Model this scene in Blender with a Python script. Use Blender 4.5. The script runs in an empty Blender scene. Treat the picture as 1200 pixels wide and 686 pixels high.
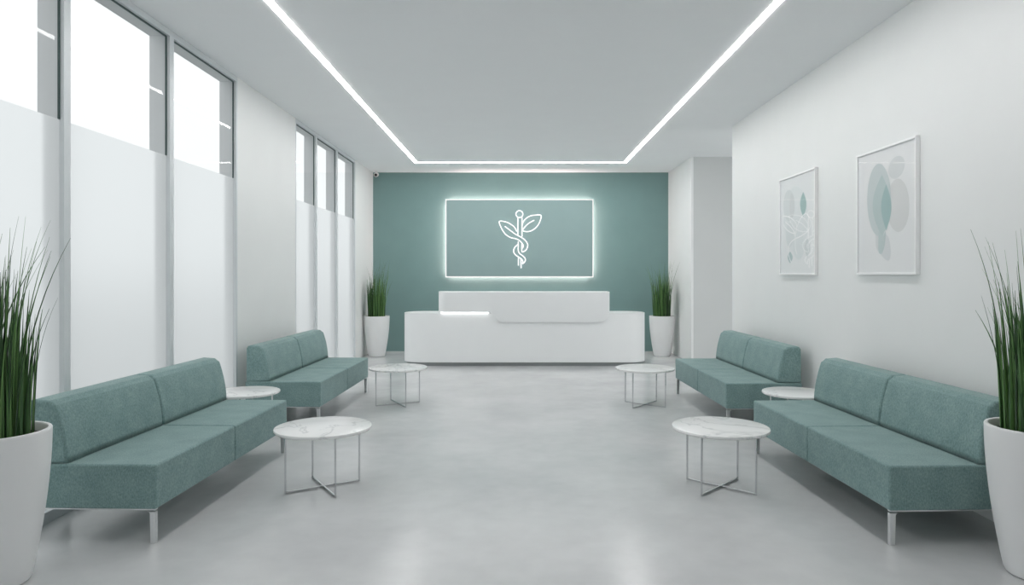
import bpy, bmesh, math, random
from mathutils import Vector, Matrix, noise
random.seed(7)
sc = bpy.context.scene
COL = sc.collection
R = math.radians

# ---------------------------------------------------------------- materials
def srgb(r, g, b):
    f = lambda c: (c/255/12.92) if c/255 <= 0.04045 else ((c/255+0.055)/1.055)**2.4
    return (f(r), f(g), f(b), 1)

def newmat(name):
    m = bpy.data.materials.new(name); m.use_nodes = True
    nt = m.node_tree
    for n in list(nt.nodes): nt.nodes.remove(n)
    out = nt.nodes.new('ShaderNodeOutputMaterial')
    return m, nt, out

def N(nt, t, **kw):
    n = nt.nodes.new(t)
    for k, v in kw.items(): setattr(n, k, v)
    return n

def principled(name, col, rough=.5, metal=0, spec=.5, var=0, scale=6, bump=0, bscale=200, coat=0, detail=4, sheen=0):
    m, nt, out = newmat(name)
    p = N(nt, 'ShaderNodeBsdfPrincipled')
    p.inputs['Base Color'].default_value = col
    p.inputs['Roughness'].default_value = rough
    p.inputs['Metallic'].default_value = metal
    p.inputs['Specular IOR Level'].default_value = spec
    p.inputs['Coat Weight'].default_value = coat
    p.inputs['Sheen Weight'].default_value = sheen
    nt.links.new(p.outputs[0], out.inputs[0])
    tc = N(nt, 'ShaderNodeTexCoord')
    nz = N(nt, 'ShaderNodeTexNoise'); nz.inputs['Scale'].default_value = scale; nz.inputs['Detail'].default_value = detail
    nt.links.new(tc.outputs['Object'], nz.inputs['Vector'])
    mr = N(nt, 'ShaderNodeMapRange')
    mr.inputs['From Min'].default_value = .3; mr.inputs['From Max'].default_value = .7
    mr.inputs['To Min'].default_value = 1-var; mr.inputs['To Max'].default_value = 1+var
    nt.links.new(nz.outputs['Fac'], mr.inputs['Value'])
    mx = N(nt, 'ShaderNodeVectorMath', operation='SCALE')
    mx.inputs[0].default_value = col[:3]
    nt.links.new(mr.outputs[0], mx.inputs['Scale'])
    nt.links.new(mx.outputs[0], p.inputs['Base Color'])
    if bump:
        n2 = N(nt, 'ShaderNodeTexNoise'); n2.inputs['Scale'].default_value = bscale; n2.inputs['Detail'].default_value = 2
        nt.links.new(tc.outputs['Object'], n2.inputs['Vector'])
        b = N(nt, 'ShaderNodeBump'); b.inputs['Strength'].default_value = bump; b.inputs['Distance'].default_value = .003
        nt.links.new(n2.outputs['Fac'], b.inputs['Height'])
        nt.links.new(b.outputs[0], p.inputs['Normal'])
    return m

def emission(name, col, strength):
    m, nt, out = newmat(name)
    e = N(nt, 'ShaderNodeEmission'); e.inputs[0].default_value = col; e.inputs[1].default_value = strength
    nt.links.new(e.outputs[0], out.inputs[0])
    return m

M = {}
M['wall'] = principled('white_paint', srgb(236, 237, 236), .6, var=.01, scale=2, bump=.04, bscale=260, spec=.3)
M['corridor'] = principled('shaded_white_paint', srgb(207, 209, 208), .65, var=.01, scale=2, spec=.2)  # white wall paint greyed, the corridor's shade put into the colour
M['ceiling'] = principled('ceiling_paint', srgb(248, 249, 250), .8, var=.01, scale=2, spec=.2)
M['teal_wall'] = principled('teal_paint', srgb(124, 152, 150), .7, var=.02, scale=3, spec=.2)
M['panel'] = principled('teal_panel', srgb(142, 164, 163), .6, var=.015, scale=3, spec=.25)
M['frame'] = principled('window_frame_paint', srgb(214, 218, 220), .35, var=.01)
M['reveal'] = principled('reveal_paint', srgb(246, 248, 249), .6, var=.01, spec=.3)
M['seal'] = principled('rubber_seal', srgb(66, 86, 84), .6, var=.02)
M['leg'] = principled('brushed_nickel', (.78, .79, .79, 1), .28, metal=1, var=.03, scale=40)
M['chrome'] = principled('polished_steel', (.70, .71, .715, 1), .2, metal=1, var=.02, scale=30)
M['desk'] = principled('white_solid_surface', srgb(247, 248, 248), .3, var=.006, scale=3, spec=.4)
M['plinth'] = principled('grey_plinth', srgb(150, 154, 155), .5, var=.02)
M['pot'] = principled('white_ceramic', srgb(240, 240, 240), .32, var=.006, scale=4, spec=.45)
M['soil'] = principled('potting_soil', srgb(48, 42, 34), 1, var=.4, scale=60, bump=.8, bscale=120)
M['white_frame'] = principled('white_frame', srgb(250, 250, 250), .35, var=.005)
M['plastic'] = principled('white_plastic', srgb(236, 236, 234), .4, var=.005)
M['lens'] = principled('black_lens', srgb(16, 18, 18), .1, var=.01)
M['strip'] = emission('led_diffuser', (1, .985, .98, 1), 27.0)
M['halo'] = emission('led_halo', (1, .97, .96, 1), .82)
M['led'] = emission('led_backlight', (1, .76, .735, 1), 13)
M['neon'] = emission('led_tube', (1, 1, 1, 1), 1.15)
M['under'] = emission('led_underglow', (1, 1, 1, 1), 2.5)
M['pavement'] = principled('pavement', srgb(190, 192, 192), .9, var=.05, scale=2)

def fabric_mat():
    m, nt, out = newmat('teal_heather_wool')
    p = N(nt, 'ShaderNodeBsdfPrincipled'); p.inputs['Roughness'].default_value = .95; p.inputs['Specular IOR Level'].default_value = .15
    p.inputs['Sheen Weight'].default_value = .2; p.inputs['Sheen Roughness'].default_value = .5
    tc = N(nt, 'ShaderNodeTexCoord')
    mp = N(nt, 'ShaderNodeMapping'); mp.inputs['Scale'].default_value = (1, 1, .55)
    nt.links.new(tc.outputs['Object'], mp.inputs['Vector'])
    a = N(nt, 'ShaderNodeTexNoise'); a.inputs['Scale'].default_value = 130; a.inputs['Detail'].default_value = 3; a.inputs['Roughness'].default_value = .7
    b = N(nt, 'ShaderNodeTexNoise'); b.inputs['Scale'].default_value = 7; b.inputs['Detail'].default_value = 2
    nt.links.new(mp.outputs[0], a.inputs['Vector']); nt.links.new(tc.outputs['Object'], b.inputs['Vector'])
    mix = N(nt, 'ShaderNodeMix'); mix.inputs['Factor'].default_value = .22
    nt.links.new(a.outputs['Fac'], mix.inputs['A']); nt.links.new(b.outputs['Fac'], mix.inputs['B'])
    cr = N(nt, 'ShaderNodeValToRGB')
    cr.color_ramp.elements[0].position = .32; cr.color_ramp.elements[0].color = srgb(100, 130, 128)
    cr.color_ramp.elements[1].position = .68; cr.color_ramp.elements[1].color = srgb(147, 171, 169)
    nt.links.new(mix.outputs['Result'], cr.inputs[0]); nt.links.new(cr.outputs[0], p.inputs['Base Color'])
    bu = N(nt, 'ShaderNodeBump'); bu.inputs['Strength'].default_value = .4; bu.inputs['Distance'].default_value = .002
    nt.links.new(a.outputs['Fac'], bu.inputs['Height']); nt.links.new(bu.outputs[0], p.inputs['Normal'])
    nt.links.new(p.outputs[0], out.inputs[0])
    return m
M['fabric'] = fabric_mat()

def floor_mat():
    m, nt, out = newmat('polished_concrete')
    p = N(nt, 'ShaderNodeBsdfPrincipled')
    tc = N(nt, 'ShaderNodeTexCoord')
    a = N(nt, 'ShaderNodeTexNoise'); a.inputs['Scale'].default_value = 1.1; a.inputs['Detail'].default_value = 5; a.inputs['Roughness'].default_value = .55
    b = N(nt, 'ShaderNodeTexNoise'); b.inputs['Scale'].default_value = 7; b.inputs['Detail'].default_value = 3; b.inputs['Roughness'].default_value = .5
    for q in (a, b): nt.links.new(tc.outputs['Object'], q.inputs['Vector'])
    mix = N(nt, 'ShaderNodeMix'); mix.inputs['Factor'].default_value = .25
    nt.links.new(a.outputs['Fac'], mix.inputs['A']); nt.links.new(b.outputs['Fac'], mix.inputs['B'])
    cr = N(nt, 'ShaderNodeValToRGB')
    cr.color_ramp.elements[0].position = .34; cr.color_ramp.elements[0].color = srgb(195, 196, 197)
    cr.color_ramp.elements[1].position = .66; cr.color_ramp.elements[1].color = srgb(210, 211, 211)
    nt.links.new(mix.outputs['Result'], cr.inputs[0]); nt.links.new(cr.outputs[0], p.inputs['Base Color'])
    mr = N(nt, 'ShaderNodeMapRange'); mr.inputs['From Min'].default_value = .3; mr.inputs['From Max'].default_value = .7
    mr.inputs['To Min'].default_value = .20; mr.inputs['To Max'].default_value = .26
    nt.links.new(a.outputs['Fac'], mr.inputs['Value']); nt.links.new(mr.outputs[0], p.inputs['Roughness'])
    p.inputs['Specular IOR Level'].default_value = .5
    nt.links.new(p.outputs[0], out.inputs[0])
    return m
M['floor'] = floor_mat()

def marble_mat():
    m, nt, out = newmat('white_marble')
    p = N(nt, 'ShaderNodeBsdfPrincipled'); p.inputs['Roughness'].default_value = .22
    tc = N(nt, 'ShaderNodeTexCoord')
    oi = N(nt, 'ShaderNodeObjectInfo')
    add = N(nt, 'ShaderNodeVectorMath', operation='ADD')
    sc_ = N(nt, 'ShaderNodeVectorMath', operation='SCALE'); sc_.inputs['Scale'].default_value = .7
    nt.links.new(oi.outputs['Location'], sc_.inputs[0])
    nt.links.new(tc.outputs['Object'], add.inputs[0]); nt.links.new(sc_.outputs[0], add.inputs[1])
    n1 = N(nt, 'ShaderNodeTexNoise'); n1.inputs['Scale'].default_value = 2.0; n1.inputs['Detail'].default_value = 5; n1.inputs['Roughness'].default_value = .55; n1.inputs['Distortion'].default_value = .7
    nt.links.new(add.outputs[0], n1.inputs['Vector'])
    # a vein is where the noise crosses its middle value
    s = N(nt, 'ShaderNodeMath', operation='SUBTRACT'); s.inputs[1].default_value = .5
    ab = N(nt, 'ShaderNodeMath', operation='ABSOLUTE')
    nt.links.new(n1.outputs['Fac'], s.inputs[0]); nt.links.new(s.outputs[0], ab.inputs[0])
    cr = N(nt, 'ShaderNodeValToRGB')
    cr.color_ramp.elements[0].position = 0; cr.color_ramp.elements[0].color = srgb(214, 215, 215)
    cr.color_ramp.elements[1].position = .022; cr.color_ramp.elements[1].color = srgb(240, 240, 239)
    nt.links.new(ab.outputs[0], cr.inputs[0])
    nt.links.new(cr.outputs[0], p.inputs['Base Color'])
    nt.links.new(p.outputs[0], out.inputs[0])
    return m
M['marble'] = marble_mat()

def glass_mat(name='clear_glass', refl=1.0, tint=(.99, .99, .99, 1)):
    m, nt, out = newmat(name)
    t = N(nt, 'ShaderNodeBsdfTransparent'); t.inputs[0].default_value = tint
    g = N(nt, 'ShaderNodeBsdfGlossy'); g.inputs['Roughness'].default_value = .01
    fr = N(nt, 'ShaderNodeFresnel'); fr.inputs['IOR'].default_value = 1.5
    mu = N(nt, 'ShaderNodeMath', operation='MULTIPLY'); mu.inputs[1].default_value = refl
    nt.links.new(fr.outputs[0], mu.inputs[0])
    mx = N(nt, 'ShaderNodeMixShader')
    nt.links.new(mu.outputs[0], mx.inputs[0]); nt.links.new(t.outputs[0], mx.inputs[1]); nt.links.new(g.outputs[0], mx.inputs[2])
    nt.links.new(mx.outputs[0], out.inputs[0])
    return m
M['glass'] = glass_mat('clear_glass', .28, (.58, .59, .592, 1))
M['picture_glass'] = glass_mat('picture_glass', .12)

def frosted_mat():
    m, nt, out = newmat('frosted_glass')
    t = N(nt, 'ShaderNodeBsdfTranslucent'); t.inputs[0].default_value = (.575, .59, .595, 1)
    r = N(nt, 'ShaderNodeBsdfRefraction'); r.inputs['Color'].default_value = (.485, .497, .50, 1)
    r.inputs['Roughness'].default_value = .55; r.inputs['IOR'].default_value = 1.15
    mx = N(nt, 'ShaderNodeMixShader'); mx.inputs[0].default_value = .5
    nt.links.new(t.outputs[0], mx.inputs[1]); nt.links.new(r.outputs[0], mx.inputs[2])
    nt.links.new(mx.outputs[0], out.inputs[0])
    return m
M['frosted'] = frosted_mat()

def grass_mat():
    m, nt, out = newmat('grass_blades')
    p = N(nt, 'ShaderNodeBsdfPrincipled'); p.inputs['Roughness'].default_value = .45
    ge = N(nt, 'ShaderNodeNewGeometry')
    cr = N(nt, 'ShaderNodeValToRGB')
    e = cr.color_ramp.elements
    e[0].position = 0; e[0].color = srgb(26, 54, 26)
    e[1].position = 1; e[1].color = srgb(116, 158, 92)
    e.new(.45).color = srgb(52, 92, 44)
    nt.links.new(ge.outputs['Random Per Island'], cr.inputs[0])
    nt.links.new(cr.outputs[0], p.inputs['Base Color'])
    nt.links.new(p.outputs[0], out.inputs[0])
    return m
M['grass'] = grass_mat()

def flat(name, rgb): return principled(name, srgb(*rgb), .8, var=.01, scale=5, spec=.2)

# ---------------------------------------------------------------- helpers
def box(bm, x0, x1, y0, y1, z0, z1, bev=0, seg=3):
    r = bmesh.ops.create_cube(bm, size=1)
    vs = r['verts']
    for v in vs:
        v.co = Vector(((x0+x1)/2+v.co.x*(x1-x0), (y0+y1)/2+v.co.y*(y1-y0), (z0+z1)/2+v.co.z*(z1-z0)))
    if bev:
        es = list({e for v in vs for e in v.link_edges})
        bmesh.ops.bevel(bm, geom=es, offset=bev, segments=seg, profile=.5, affect='EDGES')

def extrude_profile(bm, pts, y0, y1, bev=0, seg=3):
    """closed profile of (x, z) points swept along y"""
    a = [bm.verts.new((x, y0, z)) for x, z in pts]
    b = [bm.verts.new((x, y1, z)) for x, z in pts]
    fa = bm.faces.new(a); fb = bm.faces.new(b[::-1])
    n = len(pts)
    for i in range(n):
        bm.faces.new((a[i], b[i], b[(i+1) % n], a[(i+1) % n])[::-1])
    bmesh.ops.recalc_face_normals(bm, faces=bm.faces)
    if bev:
        es = list(set(fa.edges) | set(fb.edges))
        bmesh.ops.bevel(bm, geom=es, offset=bev, segments=seg, profile=.5, affect='EDGES')

def lathe(bm, prof, n=48, c=(0, 0)):
    rings = []
    for r, z in prof:
        rings.append([bm.verts.new((c[0]+r*math.cos(2*math.pi*i/n), c[1]+r*math.sin(2*math.pi*i/n), z)) for i in range(n)])
    for a, b in zip(rings, rings[1:]):
        for i in range(n):
            bm.faces.new((a[i], a[(i+1) % n], b[(i+1) % n], b[i]))
    bm.faces.new(rings[0][::-1]); bm.faces.new(rings[-1])

def tube(bm, pts, r, n=8, closed=False):
    pts = [Vector(p) for p in pts]
    k = len(pts); rings = []
    up = Vector((0, 1, 0))
    for i, p in enumerate(pts):
        a = pts[(i-1) % k] if (closed or i > 0) else p
        b = pts[(i+1) % k] if (closed or i < k-1) else p
        t = (b-a).normalized()
        u = up if abs(t.dot(up)) < .95 else Vector((1, 0, 0))
        s = t.cross(u).normalized(); w = s.cross(t).normalized()
        rings.append([bm.verts.new(p+s*r*math.cos(2*math.pi*j/n)+w*r*math.sin(2*math.pi*j/n)) for j in range(n)])
    rng = range(k) if closed else range(k-1)
    for i in rng:
        A, B = rings[i], rings[(i+1) % k]
        for j in range(n):
            bm.faces.new((A[j], A[(j+1) % n], B[(j+1) % n], B[j]))
    if not closed:
        bm.faces.new(rings[0][::-1]); bm.faces.new(rings[-1])

def smooth_path(pts, per=8):
    """Catmull-Rom through points of a plane"""
    out = []
    P = [pts[0]]+list(pts)+[pts[-1]]
    for i in range(1, len(P)-2):
        p0, p1, p2, p3 = [Vector(p) for p in P[i-1:i+3]]
        for s in range(per):
            t = s/per
            out.append(.5*((2*p1)+(p2-p0)*t+(2*p0-5*p1+4*p2-p3)*t*t+(3*p1-p0-3*p2+p3)*t**3))
    out.append(Vector(pts[-1]))
    return out

def obj(name, bm, mat, parent=None, smooth=False, wn=False, recalc=True):
    if recalc: bmesh.ops.recalc_face_normals(bm, faces=bm.faces)
    me = bpy.data.meshes.new(name)
    bm.to_mesh(me); bm.free()
    for m in (mat if isinstance(mat, (list, tuple)) else [mat]): me.materials.append(m)
    if smooth:
        for p in me.polygons: p.use_smooth = True
        if not wn: me.set_sharp_from_angle(angle=R(40))
    o = bpy.data.objects.new(name, me); COL.objects.link(o)
    if wn:
        md = o.modifiers.new('normals', 'WEIGHTED_NORMAL'); md.keep_sharp = True
    if parent: o.parent = parent
    return o

def part_box(name, dims, mat, parent=None, bev=0, seg=2):
    bm = bmesh.new(); box(bm, *dims, bev=bev, seg=seg)
    return obj(name, bm, mat, parent, smooth=bool(bev), wn=bool(bev))

def tag(o, label, cat, group=None):
    o['label'] = label; o['category'] = cat
    if group: o['group'] = group
    return o

def thing(name, label, cat, loc=(0, 0, 0), rz=0, group=None):
    o = bpy.data.objects.new(name, None); COL.objects.link(o)
    o.location = loc; o.rotation_euler = (0, 0, rz); o.empty_display_size = .1
    return tag(o, label, cat, group)

def struct(o):
    o['kind'] = 'structure'; return o

def dup(root, loc, rz, label):
    r = root.copy(); COL.objects.link(r); r.location = loc; r.rotation_euler = (0, 0, rz); r['label'] = label
    for ch in list(root.children):
        c = ch.copy(); COL.objects.link(c); c.parent = r
        for g in list(ch.children):
            d = g.copy(); COL.objects.link(d); d.parent = c
    return r

# ---------------------------------------------------------------- room
XL, XR, YB, H = -2.95, 3.0, 13.9, 3.64
Y0 = -3.2                                   # the room runs on behind the camera
struct(part_box('floor', (-3.14, 6.2, Y0, YB+.2, -.12, 0), M['floor']))
struct(part_box('ceiling', (-3.14, 6.2, Y0, YB+.2, H, H+.2), M['ceiling']))
bm = bmesh.new(); box(bm, -3.14, XL, Y0, -.93, 0, H); box(bm, -3.14, XL, 7.18, 9.05, 0, H); box(bm, -3.14, XL, 12.38, YB+.2, 0, H)
struct(obj('wall_left', bm, M['wall']))
struct(part_box('wall_right', (XR, XR+.18, Y0, 9.56, 0, H), M['wall']))
struct(part_box('wall_corner', (3.06, 3.10, 12.06, YB+.2, 0, H), M['wall']))
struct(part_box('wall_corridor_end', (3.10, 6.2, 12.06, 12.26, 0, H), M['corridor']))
struct(part_box('wall_corridor_side', (6.05, 6.2, 9.3, 12.06, 0, H), M['wall']))
bm = bmesh.new(); box(bm, -3.14, 6.2, Y0-.2, Y0, 0, H)
struct(obj('wall_front', bm, M['wall']))
struct(part_box('wall_back', (XL, 3.06, YB, YB+.2, 0, H), M['teal_wall']))
bm = bmesh.new(); box(bm, -60, -3.145, -50, 70, -.14, -.02); box(bm, -3.145, 40, -50, Y0-.2, -.14, -.02)
struct(obj('pavement', bm, M['pavement']))

# windows: bays with their own frame, a clear upper light and a frosted lower light
FROST = 2.57
wn_ = 0
def window(y0, y1):
    global wn_
    wn_ += 1
    e = bpy.data.objects.new('window_%d' % wn_, None); COL.objects.link(e); e.location = (XL, (y0+y1)/2, 0); struct(e)
    w = (y1-y0)/2
    f = .032
    xo, xi = -.036, .0
    bm = bmesh.new()
    box(bm, -.175, xo, -w, -w+f, 0, H-.001); box(bm, -.175, xo, w-f, w, 0, H-.001); box(bm, -.175, xo, -w+f, w-f, H-.055, H-.001); box(bm, -.175, xo, -w+f, w-f, 0, .07)
    obj('window_reveal', bm, M['reveal'], e)
    bm = bmesh.new()
    box(bm, xo, xi, -w, -w+f, 0, H-.001); box(bm, xo, xi, w-f, w, 0, H-.001)
    box(bm, xo, xi, -w+f, w-f, 0, .07); box(bm, xo, xi, -w+f, w-f, H-.055, H-.001)
    obj('window_frame', bm, M['frame'], e)
    g = .003
    bm = bmesh.new()
    bm.faces.new([bm.verts.new(p) for p in ((-.031, -w+f, .07), (-.031, w-f, .07), (-.031, w-f, FROST), (-.031, -w+f, FROST))])
    obj('frosted_pane', bm, M['frosted'], e, recalc=False)
    # a single sheet keeps the clear pane free of double reflections
    bm = bmesh.new()
    vs = [bm.verts.new(p) for p in ((-.031, -w+f, FROST), (-.031, w-f, FROST), (-.031, w-f, H-.055), (-.031, -w+f, H-.055))]
    bm.faces.new(vs)
    obj('clear_pane', bm, M['glass'], e)
    s = .012
    bm = bmesh.new()
    box(bm, -.036, -.026, w-f-s, w-f, FROST, H-.055); box(bm, -.036, -.026, -w+f, -w+f+s, FROST, H-.055)
    box(bm, -.036, -.026, -w+f+s, w-f-s, H-.055-s, H-.055)
    obj('rubber_seal', bm, M['seal'], e)
near = [7.18, 5.82, 4.47, 3.12, 1.77, .42, -.93]
for b, a in zip(near, near[1:]): window(a, b)
far = [12.38, 11.14, 10.0, 9.05]
for b, a in zip(far, far[1:]): window(a, b)

# ---------------------------------------------------------------- ceiling light
xa, xb, yb, w = -1.89, 1.98, 12.66, .056
bm = bmesh.new()
z = H-.004
def quad(bm, pts):
    a = [bm.verts.new((x, y, z)) for x, y in pts]; b = [bm.verts.new((x, y, z+.03)) for x, y in pts]
    bm.faces.new(a[::-1]); bm.faces.new(b)
    n = len(pts)
    for i in range(n): bm.faces.new((a[i], a[(i+1) % n], b[(i+1) % n], b[i]))
quad(bm, [(xa-w/2, 2.2), (xa+w/2, 2.2), (xa+w/2, yb-w/2-.015), (xb-w/2, yb-w/2-.015), (xb-w/2, 2.2), (xb+w/2, 2.2), (xb+w/2, yb+w/2+.015), (xa-w/2, yb+w/2+.015)])
bmesh.ops.triangulate(bm, faces=bm.faces)
tag(obj('ceiling_light', bm, M['strip']), 'white LED strip light recessed in the ceiling along three sides', 'ceiling light')

# ---------------------------------------------------------------- sofas
def make_sofa():
    t = thing('sofa', '', 'sofa', group='teal two-seat sofas along both sides')
    L, D = 2.06, .78
    h = D/2                                             # front is +x
    # seat modules
    for s in (-1, 1):
        y0, y1 = (-L/2, -.002) if s < 0 else (.002, L/2)
        bm = bmesh.new(); box(bm, -h, h, y0, y1, .2, .46, bev=.015, seg=4)
        obj('seat', bm, M['fabric'], t, smooth=True, wn=True)
    # backrest modules: a block whose front leans and rounds back towards the top
    prof = [(-h+.006, .461), (h-.53, .461)]
    for i in range(1, 9):
        u = i/8
        prof.append((h-.53-.065*u**1.8, .461+(.335)*u))
    fx, fz = prof[-1]
    for i in range(1, 7):
        a = (math.pi/2)*i/6*.92
        prof.append((fx-.006-.034*(math.sin(a)), fz+.03*(1-math.cos(a))*0+.03*math.sin(a)))
    prof += [(-h+.05, .832), (-h+.025, .824), (-h+.01, .80)]
    for s in (-1, 1):
        y0, y1 = (-L/2+.004, -.002) if s < 0 else (.002, L/2-.004)
        bm = bmesh.new(); extrude_profile(bm, prof, y0, y1, bev=.021, seg=4)
        obj('backrest', bm, M['fabric'], t, smooth=True, wn=True)
    # slim metal rail under the seat
    bm = bmesh.new()
    for s in (-1, 1):
        box(bm, -h+.012, h-.012, s*(L/2-.026)-.014, s*(L/2-.026)+.014, .193, .2)
        box(bm, s*(h-.09)-.014, s*(h-.09)+.014, -L/2+.04, L/2-.04, .186, .2)
    obj('base_rail', bm, M['leg'], t)
    for sx in (-1, 1):
        for sy in (-1, 1):
            bm = bmesh.new()
            # blade leg in the end plane, filleted into the rail
            cx = sx*(h-.012)
            pts = [(0, 0), (-.03, 0), (-.034, .155)]
            for i in range(6):
                a = math.pi/2*i/5
                pts.append((-.034-.016*(1-math.cos(a)), .168+.016*math.sin(a)))
            pts.append((0, .184))
            pp = [(cx+sx*x, z) for x, z in pts]
            yc = sy*(L/2-.026)
            extrude_profile(bm, pp, yc-.013, yc+.013, bev=.002, seg=1)
            obj('leg', bm, M['leg'], t)
    return t
sofa = make_sofa()
sofa.location = (-2.45, 4.985, 0); sofa.rotation_euler = (0, 0, R(-1.7))
sofa['label'] = 'teal two-seat sofa under the big windows, left side, nearest the viewer'
dup(sofa, (-2.395, 8.035, 0), R(-1.1), 'teal two-seat sofa against the white pillar between the windows, left side, farther')
dup(sofa, (2.485, 4.96, 0), R(180+2.0), 'teal two-seat sofa on the right beside the big cropped grass pot, nearest the viewer')
dup(sofa, (2.475, 7.94, 0), R(180+1.1), 'teal two-seat sofa along the right wall near the corridor, farther from the viewer')

# ---------------------------------------------------------------- tables
def make_table(rad, group):
    t = thing('coffee_table', '', 'table', group=group)
    bm = bmesh.new()
    th = .022
    lathe(bm, [(rad-.006, .45-th), (rad, .45-th+.006), (rad, .444), (rad-.002, .4485), (rad-.006, .45)], n=72)
    obj('tabletop', bm, M['marble'], t, smooth=True)
    lr = rad*.785; b = .006
    for k in range(4):
        a = math.pi/2*k
        c, s = math.cos(a), math.sin(a)
        bm = bmesh.new(); box(bm, lr*c-b, lr*c+b, lr*s-b, lr*s+b, 0.002, .45-th, bev=.0015, seg=1)
        # small fixing tab under the top
        box(bm, (lr-.02)*c-.014, (lr-.02)*c+.014, (lr-.02)*s-.014, (lr-.02)*s+.014, .45-th-.004, .45-th)
        obj('leg', bm, M['chrome'], t)
    bm = bmesh.new(); box(bm, -lr+b, lr-b, -b, b, .002, .016, bev=.0015, seg=1); obj('cross_bar', bm, M['chrome'], t)
    bm = bmesh.new(); box(bm, -b, b, -lr+b, lr-b, .0025, .0165, bev=.0015, seg=1); obj('cross_bar', bm, M['chrome'], t)
    return t
G = 'round marble tables on crossed steel legs'
tb = make_table(.347, G)
tb.location = (-1.425, 5.0, 0); tb.rotation_euler = (0, 0, R(33))
tb['label'] = 'round white marble coffee table in front of the nearest left sofa'
dup(tb, (1.482, 5.0, 0), R(46), 'round white marble coffee table in front of the nearest right sofa')
dup(tb, (-1.44, 8.2, 0), R(29), 'round white marble coffee table in front of the farther left sofa')
dup(tb, (1.515, 8.15, 0), R(49), 'round white marble coffee table in front of the farther right sofa')
st = make_table(.31, G); st.name = 'side_table'
st.location = (-2.59, 6.5, 0); st.rotation_euler = (0, 0, R(35))
st['label'] = 'round white marble side table between the two left sofas by the window'
dup(st, (2.635, 6.46, 0), R(50), 'round white marble side table between the two right sofas by the wall')

# ---------------------------------------------------------------- reception desk
dk = thing('reception_desk', 'long white reception desk with rounded ends and raised counter under the sign', 'reception desk', (.11, 11.6, 0))
dl, dr, dd, rr = -2.09, 2.10, .8, .34
def desk_outline(x0, x1, y0, y1, r, n=14):
    pts = []
    for cx, cy, a0 in ((x0+r, y0+r, 180), (x1-r, y0+r, 270), (x1-r, y1-r, 0), (x0+r, y1-r, 90)):
        for i in range(n+1):
            a = R(a0+90*i/n); pts.append((cx+r*math.cos(a), cy+r*math.sin(a)))
    return pts
def slab(bm, pts, z0, z1, bev=0):
    a = [bm.verts.new((x, y, z0)) for x, y in pts]; b = [bm.verts.new((x, y, z1)) for x, y in pts]
    fa = bm.faces.new(a[::-1]); fb = bm.faces.new(b); n = len(pts)
    for i in range(n): bm.faces.new((a[i], a[(i+1) % n], b[(i+1) % n], b[i]))
    if bev: bmesh.ops.bevel(bm, geom=list(set(fa.edges) | set(fb.edges)), offset=bev, segments=3, affect='EDGES')
bm = bmesh.new(); slab(bm, desk_outline(dl, dr, 0, dd, rr), .065, .9, bev=.012)
obj('desk_body', bm, M['desk'], dk, smooth=True, wn=True)
bm = bmesh.new(); slab(bm, desk_outline(dl+.05, dr-.05, .05, dd-.05, rr-.05), 0, .065)
obj('plinth', bm, M['plinth'], dk, smooth=True)
# raised counter: left end rounded in plan, its front dropping over the desk to the right
cl, cr_ = -1.36-.11, 1.55-.11
def cbottom(x):
    a, b = -.50-.11, -.27-.11                 # the slanting step
    if x < a: zz = .925
    elif x < b:
        u = (x-a)/(b-a); zz = .925-(.925-.755)*(u*u*(3-2*u))
    else: zz = .755
    r = .19
    if x > cr_-r:
        u = (x-(cr_-r))/r; zz = .755+r*.9*(1-math.sqrt(max(0, 1-u*u)))
    return zz
def cfront(x):
    r = .17; u = (cl+r-x)/r
    return -.05+(r*(1-math.sqrt(max(0, 1-u*u))) if u > 0 else 0)
xs = [cl+.17*(1-math.cos(math.pi/2*i/10)) for i in range(11)]
xs += [-1.0, -.8, -.61]+[-.61+.23*i/10 for i in range(1, 11)]+[0, .5, 1.0]+[cr_-.19+.19*math.sin(math.pi/2*i/10) for i in range(11)]
xs = sorted(set(round(x, 5) for x in xs))
bm = bmesh.new(); cols = []
ctop = 1.27; back = .34; bv = .008
for x in xs:
    f = cfront(x); bz = cbottom(x)
    cols.append([bm.verts.new((x, f+bv*.3, bz)), bm.verts.new((x, f, bz+bv)), bm.verts.new((x, f, ctop-bv)), bm.verts.new((x, f+bv, ctop)),
                 bm.verts.new((x, back, ctop)), bm.verts.new((x, back, max(.905, bz))), bm.verts.new((x, -.004 if f < -.004 else f+.004, max(.905, bz))), bm.verts.new((x, -.004 if f < -.004 else f+.004, bz))])
for a, b in zip(cols, cols[1:]):
    for j in range(8): bm.faces.new((a[j], a[(j+1) % 8], b[(j+1) % 8], b[j]))
bm.faces.new(cols[0]); bm.faces.new(cols[-1][::-1])
bmesh.ops.remove_doubles(bm, verts=bm.verts, dist=.00005)
obj('raised_counter', bm, M['desk'], dk, smooth=True)
part_box('light_strip', (-1.31-.11, -.50-.11, -.03, -.006, .903, .922), M['under'], dk)

# ---------------------------------------------------------------- illuminated sign
sx, sz, sy = .03, 2.295, 13.79
sg = thing('wall_sign', 'teal rectangular sign with glowing edges and white staff and leaf emblem on the back wall', 'sign', (sx, sy, sz))
part_box('panel', (-1.475, 1.475, 0, .03, -.77, .77), M['panel'], sg, bev=.003)
bm = bmesh.new(); box(bm, -1.496, 1.496, .02, .03, -.791, .791); obj('edge_light', bm, M['halo'], sg)
part_box('backing', (-1.445, 1.445, .031, .107, -.74, .74), M['led'], sg)
def E(zx, zy):   # emblem drawing units -> metres on the panel
    k = 13.79/800
    px, py = 570+zx/7.625, 235+zy/7.625
    return ((px-607)*k-sx, -.012, (322-py)*k+1.56-sz)
def stroke(bm, pts, closed=False, sm=True, r=.0105):
    p = [E(*q) for q in pts]
    if sm and len(p) > 2: p = smooth_path(p, 6)
    tube(bm, p, r, 8, closed)
rod = bmesh.new()
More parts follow.
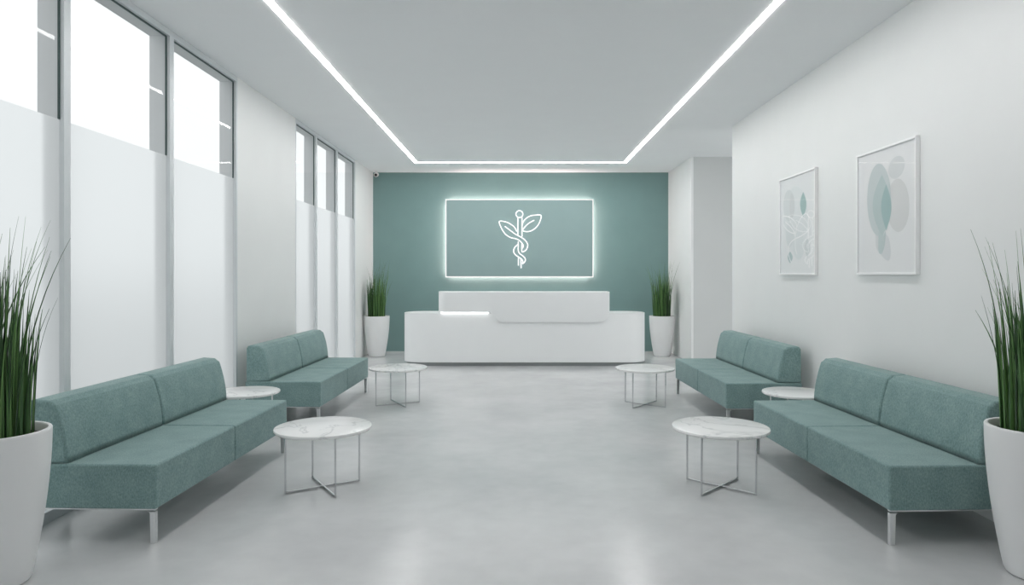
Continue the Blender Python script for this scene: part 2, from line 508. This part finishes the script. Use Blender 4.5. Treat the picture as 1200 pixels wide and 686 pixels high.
stroke(rod, [(295+31*math.cos(2*math.pi*i/28), 123+31*math.sin(2*math.pi*i/28)) for i in range(28)], closed=True, sm=False)
stroke(rod, [(281, 152), (281, 312)]); stroke(rod, [(318, 152), (318, 325)])
stroke(rod, [(284, 368), (285, 400), (284, 440), (292, 468), (312, 487), (335, 505), (348, 527), (342, 550), (322, 568)])
stroke(rod, [(316, 378), (316, 460)]); stroke(rod, [(286, 512), (286, 582)]); stroke(rod, [(308, 522), (310, 606)])
obj('emblem_staff', rod, M['neon'], sg, smooth=True)
lf = bmesh.new()
stroke(lf, [(272, 278), (248, 238), (205, 206), (160, 190), (115, 190), (135, 250), (170, 302), (215, 332), (262, 343), (292, 357), (320, 385), (329, 408), (322, 428)])
obj('emblem_leaf', lf, M['neon'], sg, smooth=True)
lf = bmesh.new()
stroke(lf, [(320, 222), (328, 195), (352, 164), (392, 140), (440, 132), (487, 135), (479, 185), (450, 236), (405, 270), (362, 280), (328, 274)])
stroke(lf, [(428, 178), (386, 200), (350, 230), (322, 266)])
obj('emblem_leaf', lf, M['neon'], sg, smooth=True)
sn = bmesh.new()
stroke(sn, [(165, 232), (212, 268), (260, 303), (310, 330), (345, 355), (369, 395), (360, 435), (340, 454), (318, 463)])
stroke(sn, [(280, 395), (254, 420), (243, 453), (256, 484), (288, 507), (312, 524), (326, 548), (320, 566)])
obj('emblem_snake', sn, M['neon'], sg, smooth=True)

# ---------------------------------------------------------------- potted grass
def make_plant(seed, label, loc, xmin, xmax):
    rnd = random.Random(seed)
    t = thing('potted_grass', label, 'plant', loc, group='tall grasses in white tapered pots')
    bm = bmesh.new()
    prof = [(.135, 0), (.15, .004), (.158, .02)]
    for i in range(1, 15):
        u = i/14
        prof.append((.158+(.243-.158)*(1-(1-u)**1.75), .02+.735*u))
    prof += [(.2435, .764), (.240, .770), (.226, .770), (.222, .765), (.219, .70)]
    n = 64; rings = []
    for r, z in prof:
        rings.append([bm.verts.new((r*math.cos(2*math.pi*i/n), r*math.sin(2*math.pi*i/n), z)) for i in range(n)])
    for a, b in zip(rings, rings[1:]):
        for i in range(n): bm.faces.new((a[i], a[(i+1) % n], b[(i+1) % n], b[i]))
    bm.faces.new(rings[0][::-1]); bm.faces.new(rings[-1])
    obj('pot', bm, M['pot'], t, smooth=True)
    bm = bmesh.new()
    lathe(bm, [(.215, .701), (.216, .725), (.15, .735), (.01, .738)], n=32)
    for v in bm.verts:
        if v.co.z > .72: v.co.z += noise.noise(v.co*30)*.006
    obj('soil', bm, M['soil'], t, smooth=True)
    bm = bmesh.new()
    def blade(x, y, L, ang, lean, arch, wid, seg=9):
        d = Vector((math.cos(ang), math.sin(ang), 0)); yaw = rnd.uniform(0, math.pi)
        sd = Vector((math.cos(yaw), math.sin(yaw), 0)); nm = Vector((-math.sin(yaw), math.cos(yaw), 0))
        tip = x+d.x*(lean+arch)*L
        if not xmin < tip < xmax: d.x = -d.x
        tip = x+d.x*(lean+arch)*L
        if not xmin < tip < xmax: lean = arch = 0
        prev = None
        for i in range(seg+1):
            u = i/seg
            p = Vector((x, y, .71))+d*(lean*u+arch*u**2.6)*L+Vector((0, 0, 1))*L*(u-.5*arch*arch*u**3)
            wd = wid*(1-u**1.7)*.5+.0007
            row = [bm.verts.new(p-sd*wd), bm.verts.new(p+nm*wd*.55), bm.verts.new(p+sd*wd), bm.verts.new(p-nm*wd*.55)]
            if prev:
                for j in range(4): bm.faces.new((prev[j], prev[(j+1) % 4], row[(j+1) % 4], row[j]))
            prev = row
        bm.faces.new(prev)
    for k in range(150):                      # dense upright core
        r = .165*math.sqrt(rnd.random()); a = rnd.uniform(0, 2*math.pi)
        L = rnd.uniform(.50, .98)*(1-.28*(r/.165)**2)
        blade(r*math.cos(a), r*math.sin(a), L, a+rnd.uniform(-.5, .5), rnd.uniform(0, .06), rnd.uniform(0, .05), rnd.uniform(.014, .025))
    for k in range(60):                       # fine blades arching out
        r = rnd.uniform(.05, .17); a = rnd.uniform(0, 2*math.pi)
        blade(r*math.cos(a), r*math.sin(a), rnd.uniform(.6, 1.16), a+rnd.uniform(-.4, .4), rnd.uniform(.0, .10), rnd.uniform(.02, .20), rnd.uniform(.006, .012), 11)
    obj('foliage', bm, M['grass'], t, smooth=True)
    return t
make_plant(1, 'tall green grass in a white tapered pot, cropped at the left edge near the viewer', (-2.645, 3.45, 0), -.29, .5)
make_plant(2, 'tall green grass in a white tapered pot, cropped at the right edge near the viewer', (2.715, 3.55, 0), -.5, .27)
make_plant(3, 'tall green grass in a white tapered pot left of the reception desk', (-2.70, 13.05, 0), -.235, .5)
make_plant(4, 'tall green grass in a white tapered pot right of the reception desk', (2.765, 13.1, 0), -.5, .28)

# ---------------------------------------------------------------- framed pictures on the right wall
def wall_pt(px, py):    # drawing units -> (y, z) on the right wall
    y = 800*2.975/(px-607); return y, 1.56+(322-py)*y/800
art_mats = {}
def art(c):
    c = tuple(round(min(255, 246-(238-v)*.78)) for v in c)
    if c not in art_mats: art_mats[c] = flat('print_ink', c)
    return art_mats[c]
def blob(pts, off, org, bm, idx):
    p = [Vector((a, b, 0)) for a, b in pts]
    cp = smooth_path(p+[p[0]], 6)[:-1]
    vs = [bm.verts.new((off, v.x-org[0], v.y-org[1])) for v in cp]
    f = bm.faces.new(vs); f.material_index = idx
def ell(cx, cy, rx, ry, rot=0, n=14):
    o = []
    for i in range(n):
        a = 2*math.pi*i/n; x, y = rx*math.cos(a), ry*math.sin(a)
        o.append((cx+x*math.cos(rot)-y*math.sin(rot), cy+x*math.sin(rot)+y*math.cos(rot)))
    return o
def leafp(cx, cy, rx, ry, n=12):
    """pointed at both ends"""
    o = []
    for i in range(n+1):
        u = i/n; o.append((cx+rx*math.sin(math.pi*u), cy-ry+2*ry*u))
    for i in range(1, n):
        u = 1-i/n; o.append((cx-rx*math.sin(math.pi*u), cy-ry+2*ry*u))
    return o
def picture(y0, y1, z0, z1, ox, oy, scl, shapes, lines, label):
    cy, cz = (y0+y1)/2, (z0+z1)/2
    t = thing('framed_picture', label, 'picture', (XR, cy, cz), group='white framed prints on the right wall')
    w, h = (y1-y0)/2, (z1-z0)/2
    f, d = .018, .034
    bm = bmesh.new()
    box(bm, -d, -.002, -w, w, h-f, h, bev=.0015, seg=1); box(bm, -d, -.002, -w, w, -h, -h+f, bev=.0015, seg=1)
    box(bm, -d, -.002, -w, -w+f, -h+f, h-f, bev=.0015, seg=1); box(bm, -d, -.002, w-f, w, -h+f, h-f, bev=.0015, seg=1)
    obj('frame', bm, M['white_frame'], t)
    bm = bmesh.new(); box(bm, -.022, -.004, -w+f, w-f, -h+f, h-f)
    mats = [flat('print_paper', (241, 242, 242))]
    off = -.0222
    for pts, c in shapes:
        m = art(c)
        if m not in mats: mats.append(m)
        q = [wall_pt(ox+a/scl, oy+b/scl) for a, b in pts]
        blob(q, off, (cy, cz), bm, mats.index(m)); off -= .0003
    lm = flat('print_line', (254, 254, 254))
    if lines: mats.append(lm)
    for pts in lines:
        q = [wall_pt(ox+a/scl, oy+b/scl) for a, b in pts]
        cp = smooth_path([Vector((a-cy, b-cz, 0)) for a, b in q], 6)
        L, Rr = [], []
        for i, v in enumerate(cp):
            t_ = (cp[min(i+1, len(cp)-1)]-cp[max(i-1, 0)]).normalized(); nn = Vector((-t_.y, t_.x, 0))*.0065
            L.append(bm.verts.new((off, v.x+nn.x, v.y+nn.y))); Rr.append(bm.verts.new((off, v.x-nn.x, v.y-nn.y)))
        for i in range(len(cp)-1):
            fc = bm.faces.new((L[i], L[i+1], Rr[i+1], Rr[i])); fc.material_index = mats.index(lm)
    obj('print', bm, mats, t, recalc=False)
    bm = bmesh.new()
    bm.faces.new([bm.verts.new(p) for p in ((-.030, -w+f, -h+f), (-.030, -w+f, h-f), (-.030, w-f, h-f), (-.030, w-f, -h+f))])
    obj('glass_pane', bm, M['picture_glass'], t)
    return t
big = [
 (ell(205, 190, 33, 52, .35), (213, 216, 216)),
 (ell(212, 355, 49, 116), (214, 215, 214)),
 ([(150, 470), (172, 500), (180, 560), (172, 595), (150, 585), (132, 550)], (212, 216, 217)),
 ([(113, 470), (128, 470), (128, 550), (116, 535)], (214, 218, 218)),
 (ell(130, 332, 52, 158), (196, 206, 206)),
 (leafp(142, 357, 40, 136), (177, 195, 193)),
 ([(128, 470), (148, 485), (158, 470), (154, 530), (140, 566), (127, 552)], (184, 199, 198)),
 (leafp(161, 363, 22, 100), (146, 178, 177)),
]
picture(5.09, 5.985, 1.56, 2.60, 995, 145, 3.71, big, [], 'white framed print of overlapping teal and grey ovals, nearer the viewer on the right wall')
small = [
 (ell(135, 330, 70, 190), (225, 229, 229)),
 (ell(95, 250, 32, 90), (214, 218, 218)),
 (ell(112, 250, 14, 70), (208, 211, 211)),
 (ell(150, 480, 34, 80), (220, 225, 225)),
 (ell(100, 420, 22, 70), (216, 221, 221)),
 (leafp(177, 243, 18, 72), (150, 180, 178)),
 (leafp(200, 492, 15, 58), (208, 214, 214)),
 (leafp(102, 548, 14, 34), (166, 186, 185)),
]
lines = [
 [(62, 310), (100, 318), (135, 350), (138, 388), (128, 410), (90, 395), (62, 355), (62, 310)],
 [(75, 345), (105, 372), (128, 408), (132, 440)],
 [(132, 440), (165, 425), (205, 395), (222, 350), (208, 312), (190, 296), (160, 330), (140, 380), (132, 440)],
 [(132, 440), (104, 465), (90, 505), (98, 550), (110, 580)],
 [(132, 440), (132, 490), (142, 530)],
]
picture(6.82, 7.755, 1.555, 2.635, 905, 190, 4.9, small, lines, 'white framed print of pale leaves with a white outlined stem, farther along the right wall')

# ---------------------------------------------------------------- security camera
cm = thing('security_camera', 'tiny white security camera in the upper left corner above the teal wall', 'camera', (-2.845, 13.72, H+.0))
cm.scale = (.78, .78, .78)
bm = bmesh.new(); lathe(bm, [(.045, -.001), (.045, -.012), (.02, -.018), (.018, -.045)], 20)
obj('mount', bm, M['plastic'], cm, smooth=True)
bm = bmesh.new(); lathe(bm, [(.02, -.09), (.048, -.08), (.055, -.02), (.057, .06), (.05, .085), (.02, .09)], 24)
bmesh.ops.rotate(bm, verts=bm.verts, cent=(0, 0, 0), matrix=Matrix.Rotation(R(90+12), 3, 'X'))
bmesh.ops.translate(bm, verts=bm.verts, vec=(0, 0, -.092))
obj('body', bm, M['plastic'], cm, smooth=True)
bm = bmesh.new(); lathe(bm, [(.036, .080), (.036, .094), (.022, .100), (.004, .102)], 20)
bmesh.ops.rotate(bm, verts=bm.verts, cent=(0, 0, 0), matrix=Matrix.Rotation(R(90+12), 3, 'X'))
bmesh.ops.translate(bm, verts=bm.verts, vec=(0, 0, -.092))
obj('lens', bm, M['lens'], cm, smooth=True)

# ---------------------------------------------------------------- daylight
wd = bpy.data.worlds.new('overcast'); sc.world = wd; wd.use_nodes = True
nt = wd.node_tree
for n in list(nt.nodes): nt.nodes.remove(n)
out = N(nt, 'ShaderNodeOutputWorld'); bg = N(nt, 'ShaderNodeBackground')
tc = N(nt, 'ShaderNodeTexCoord'); sp = N(nt, 'ShaderNodeSeparateXYZ'); cr = N(nt, 'ShaderNodeValToRGB')
nt.links.new(tc.outputs['Generated'], sp.inputs[0]); nt.links.new(sp.outputs['Z'], cr.inputs[0])
cr.color_ramp.elements[0].position = 0; cr.color_ramp.elements[0].color = (.90, .925, .93, 1)
cr.color_ramp.elements[1].position = .5; cr.color_ramp.elements[1].color = (.965, .985, .99, 1)
nt.links.new(cr.outputs[0], bg.inputs[0]); bg.inputs[1].default_value = 1.5
nt.links.new(bg.outputs[0], out.inputs[0])

# ---------------------------------------------------------------- camera
cam = bpy.data.cameras.new('camera'); co = bpy.data.objects.new('camera', cam); COL.objects.link(co)
co.location = (0, 0, 1.56); co.rotation_euler = (R(90), 0, 0)
cam.sensor_width = 36; cam.sensor_fit = 'HORIZONTAL'; cam.lens = 24
cam.shift_x = -7/1200; cam.shift_y = -21/1200
cam.clip_start = .05; cam.clip_end = 200
sc.camera = co
sc.view_settings.view_transform = 'Standard'
sc.view_settings.look = 'None'
sc.view_settings.exposure = 0.34
cy = sc.cycles
cy.max_bounces = 12; cy.diffuse_bounces = 7; cy.glossy_bounces = 4; cy.transmission_bounces = 8; cy.transparent_max_bounces = 12
cy.sample_clamp_indirect = 4; cy.caustics_reflective = False; cy.caustics_refractive = True
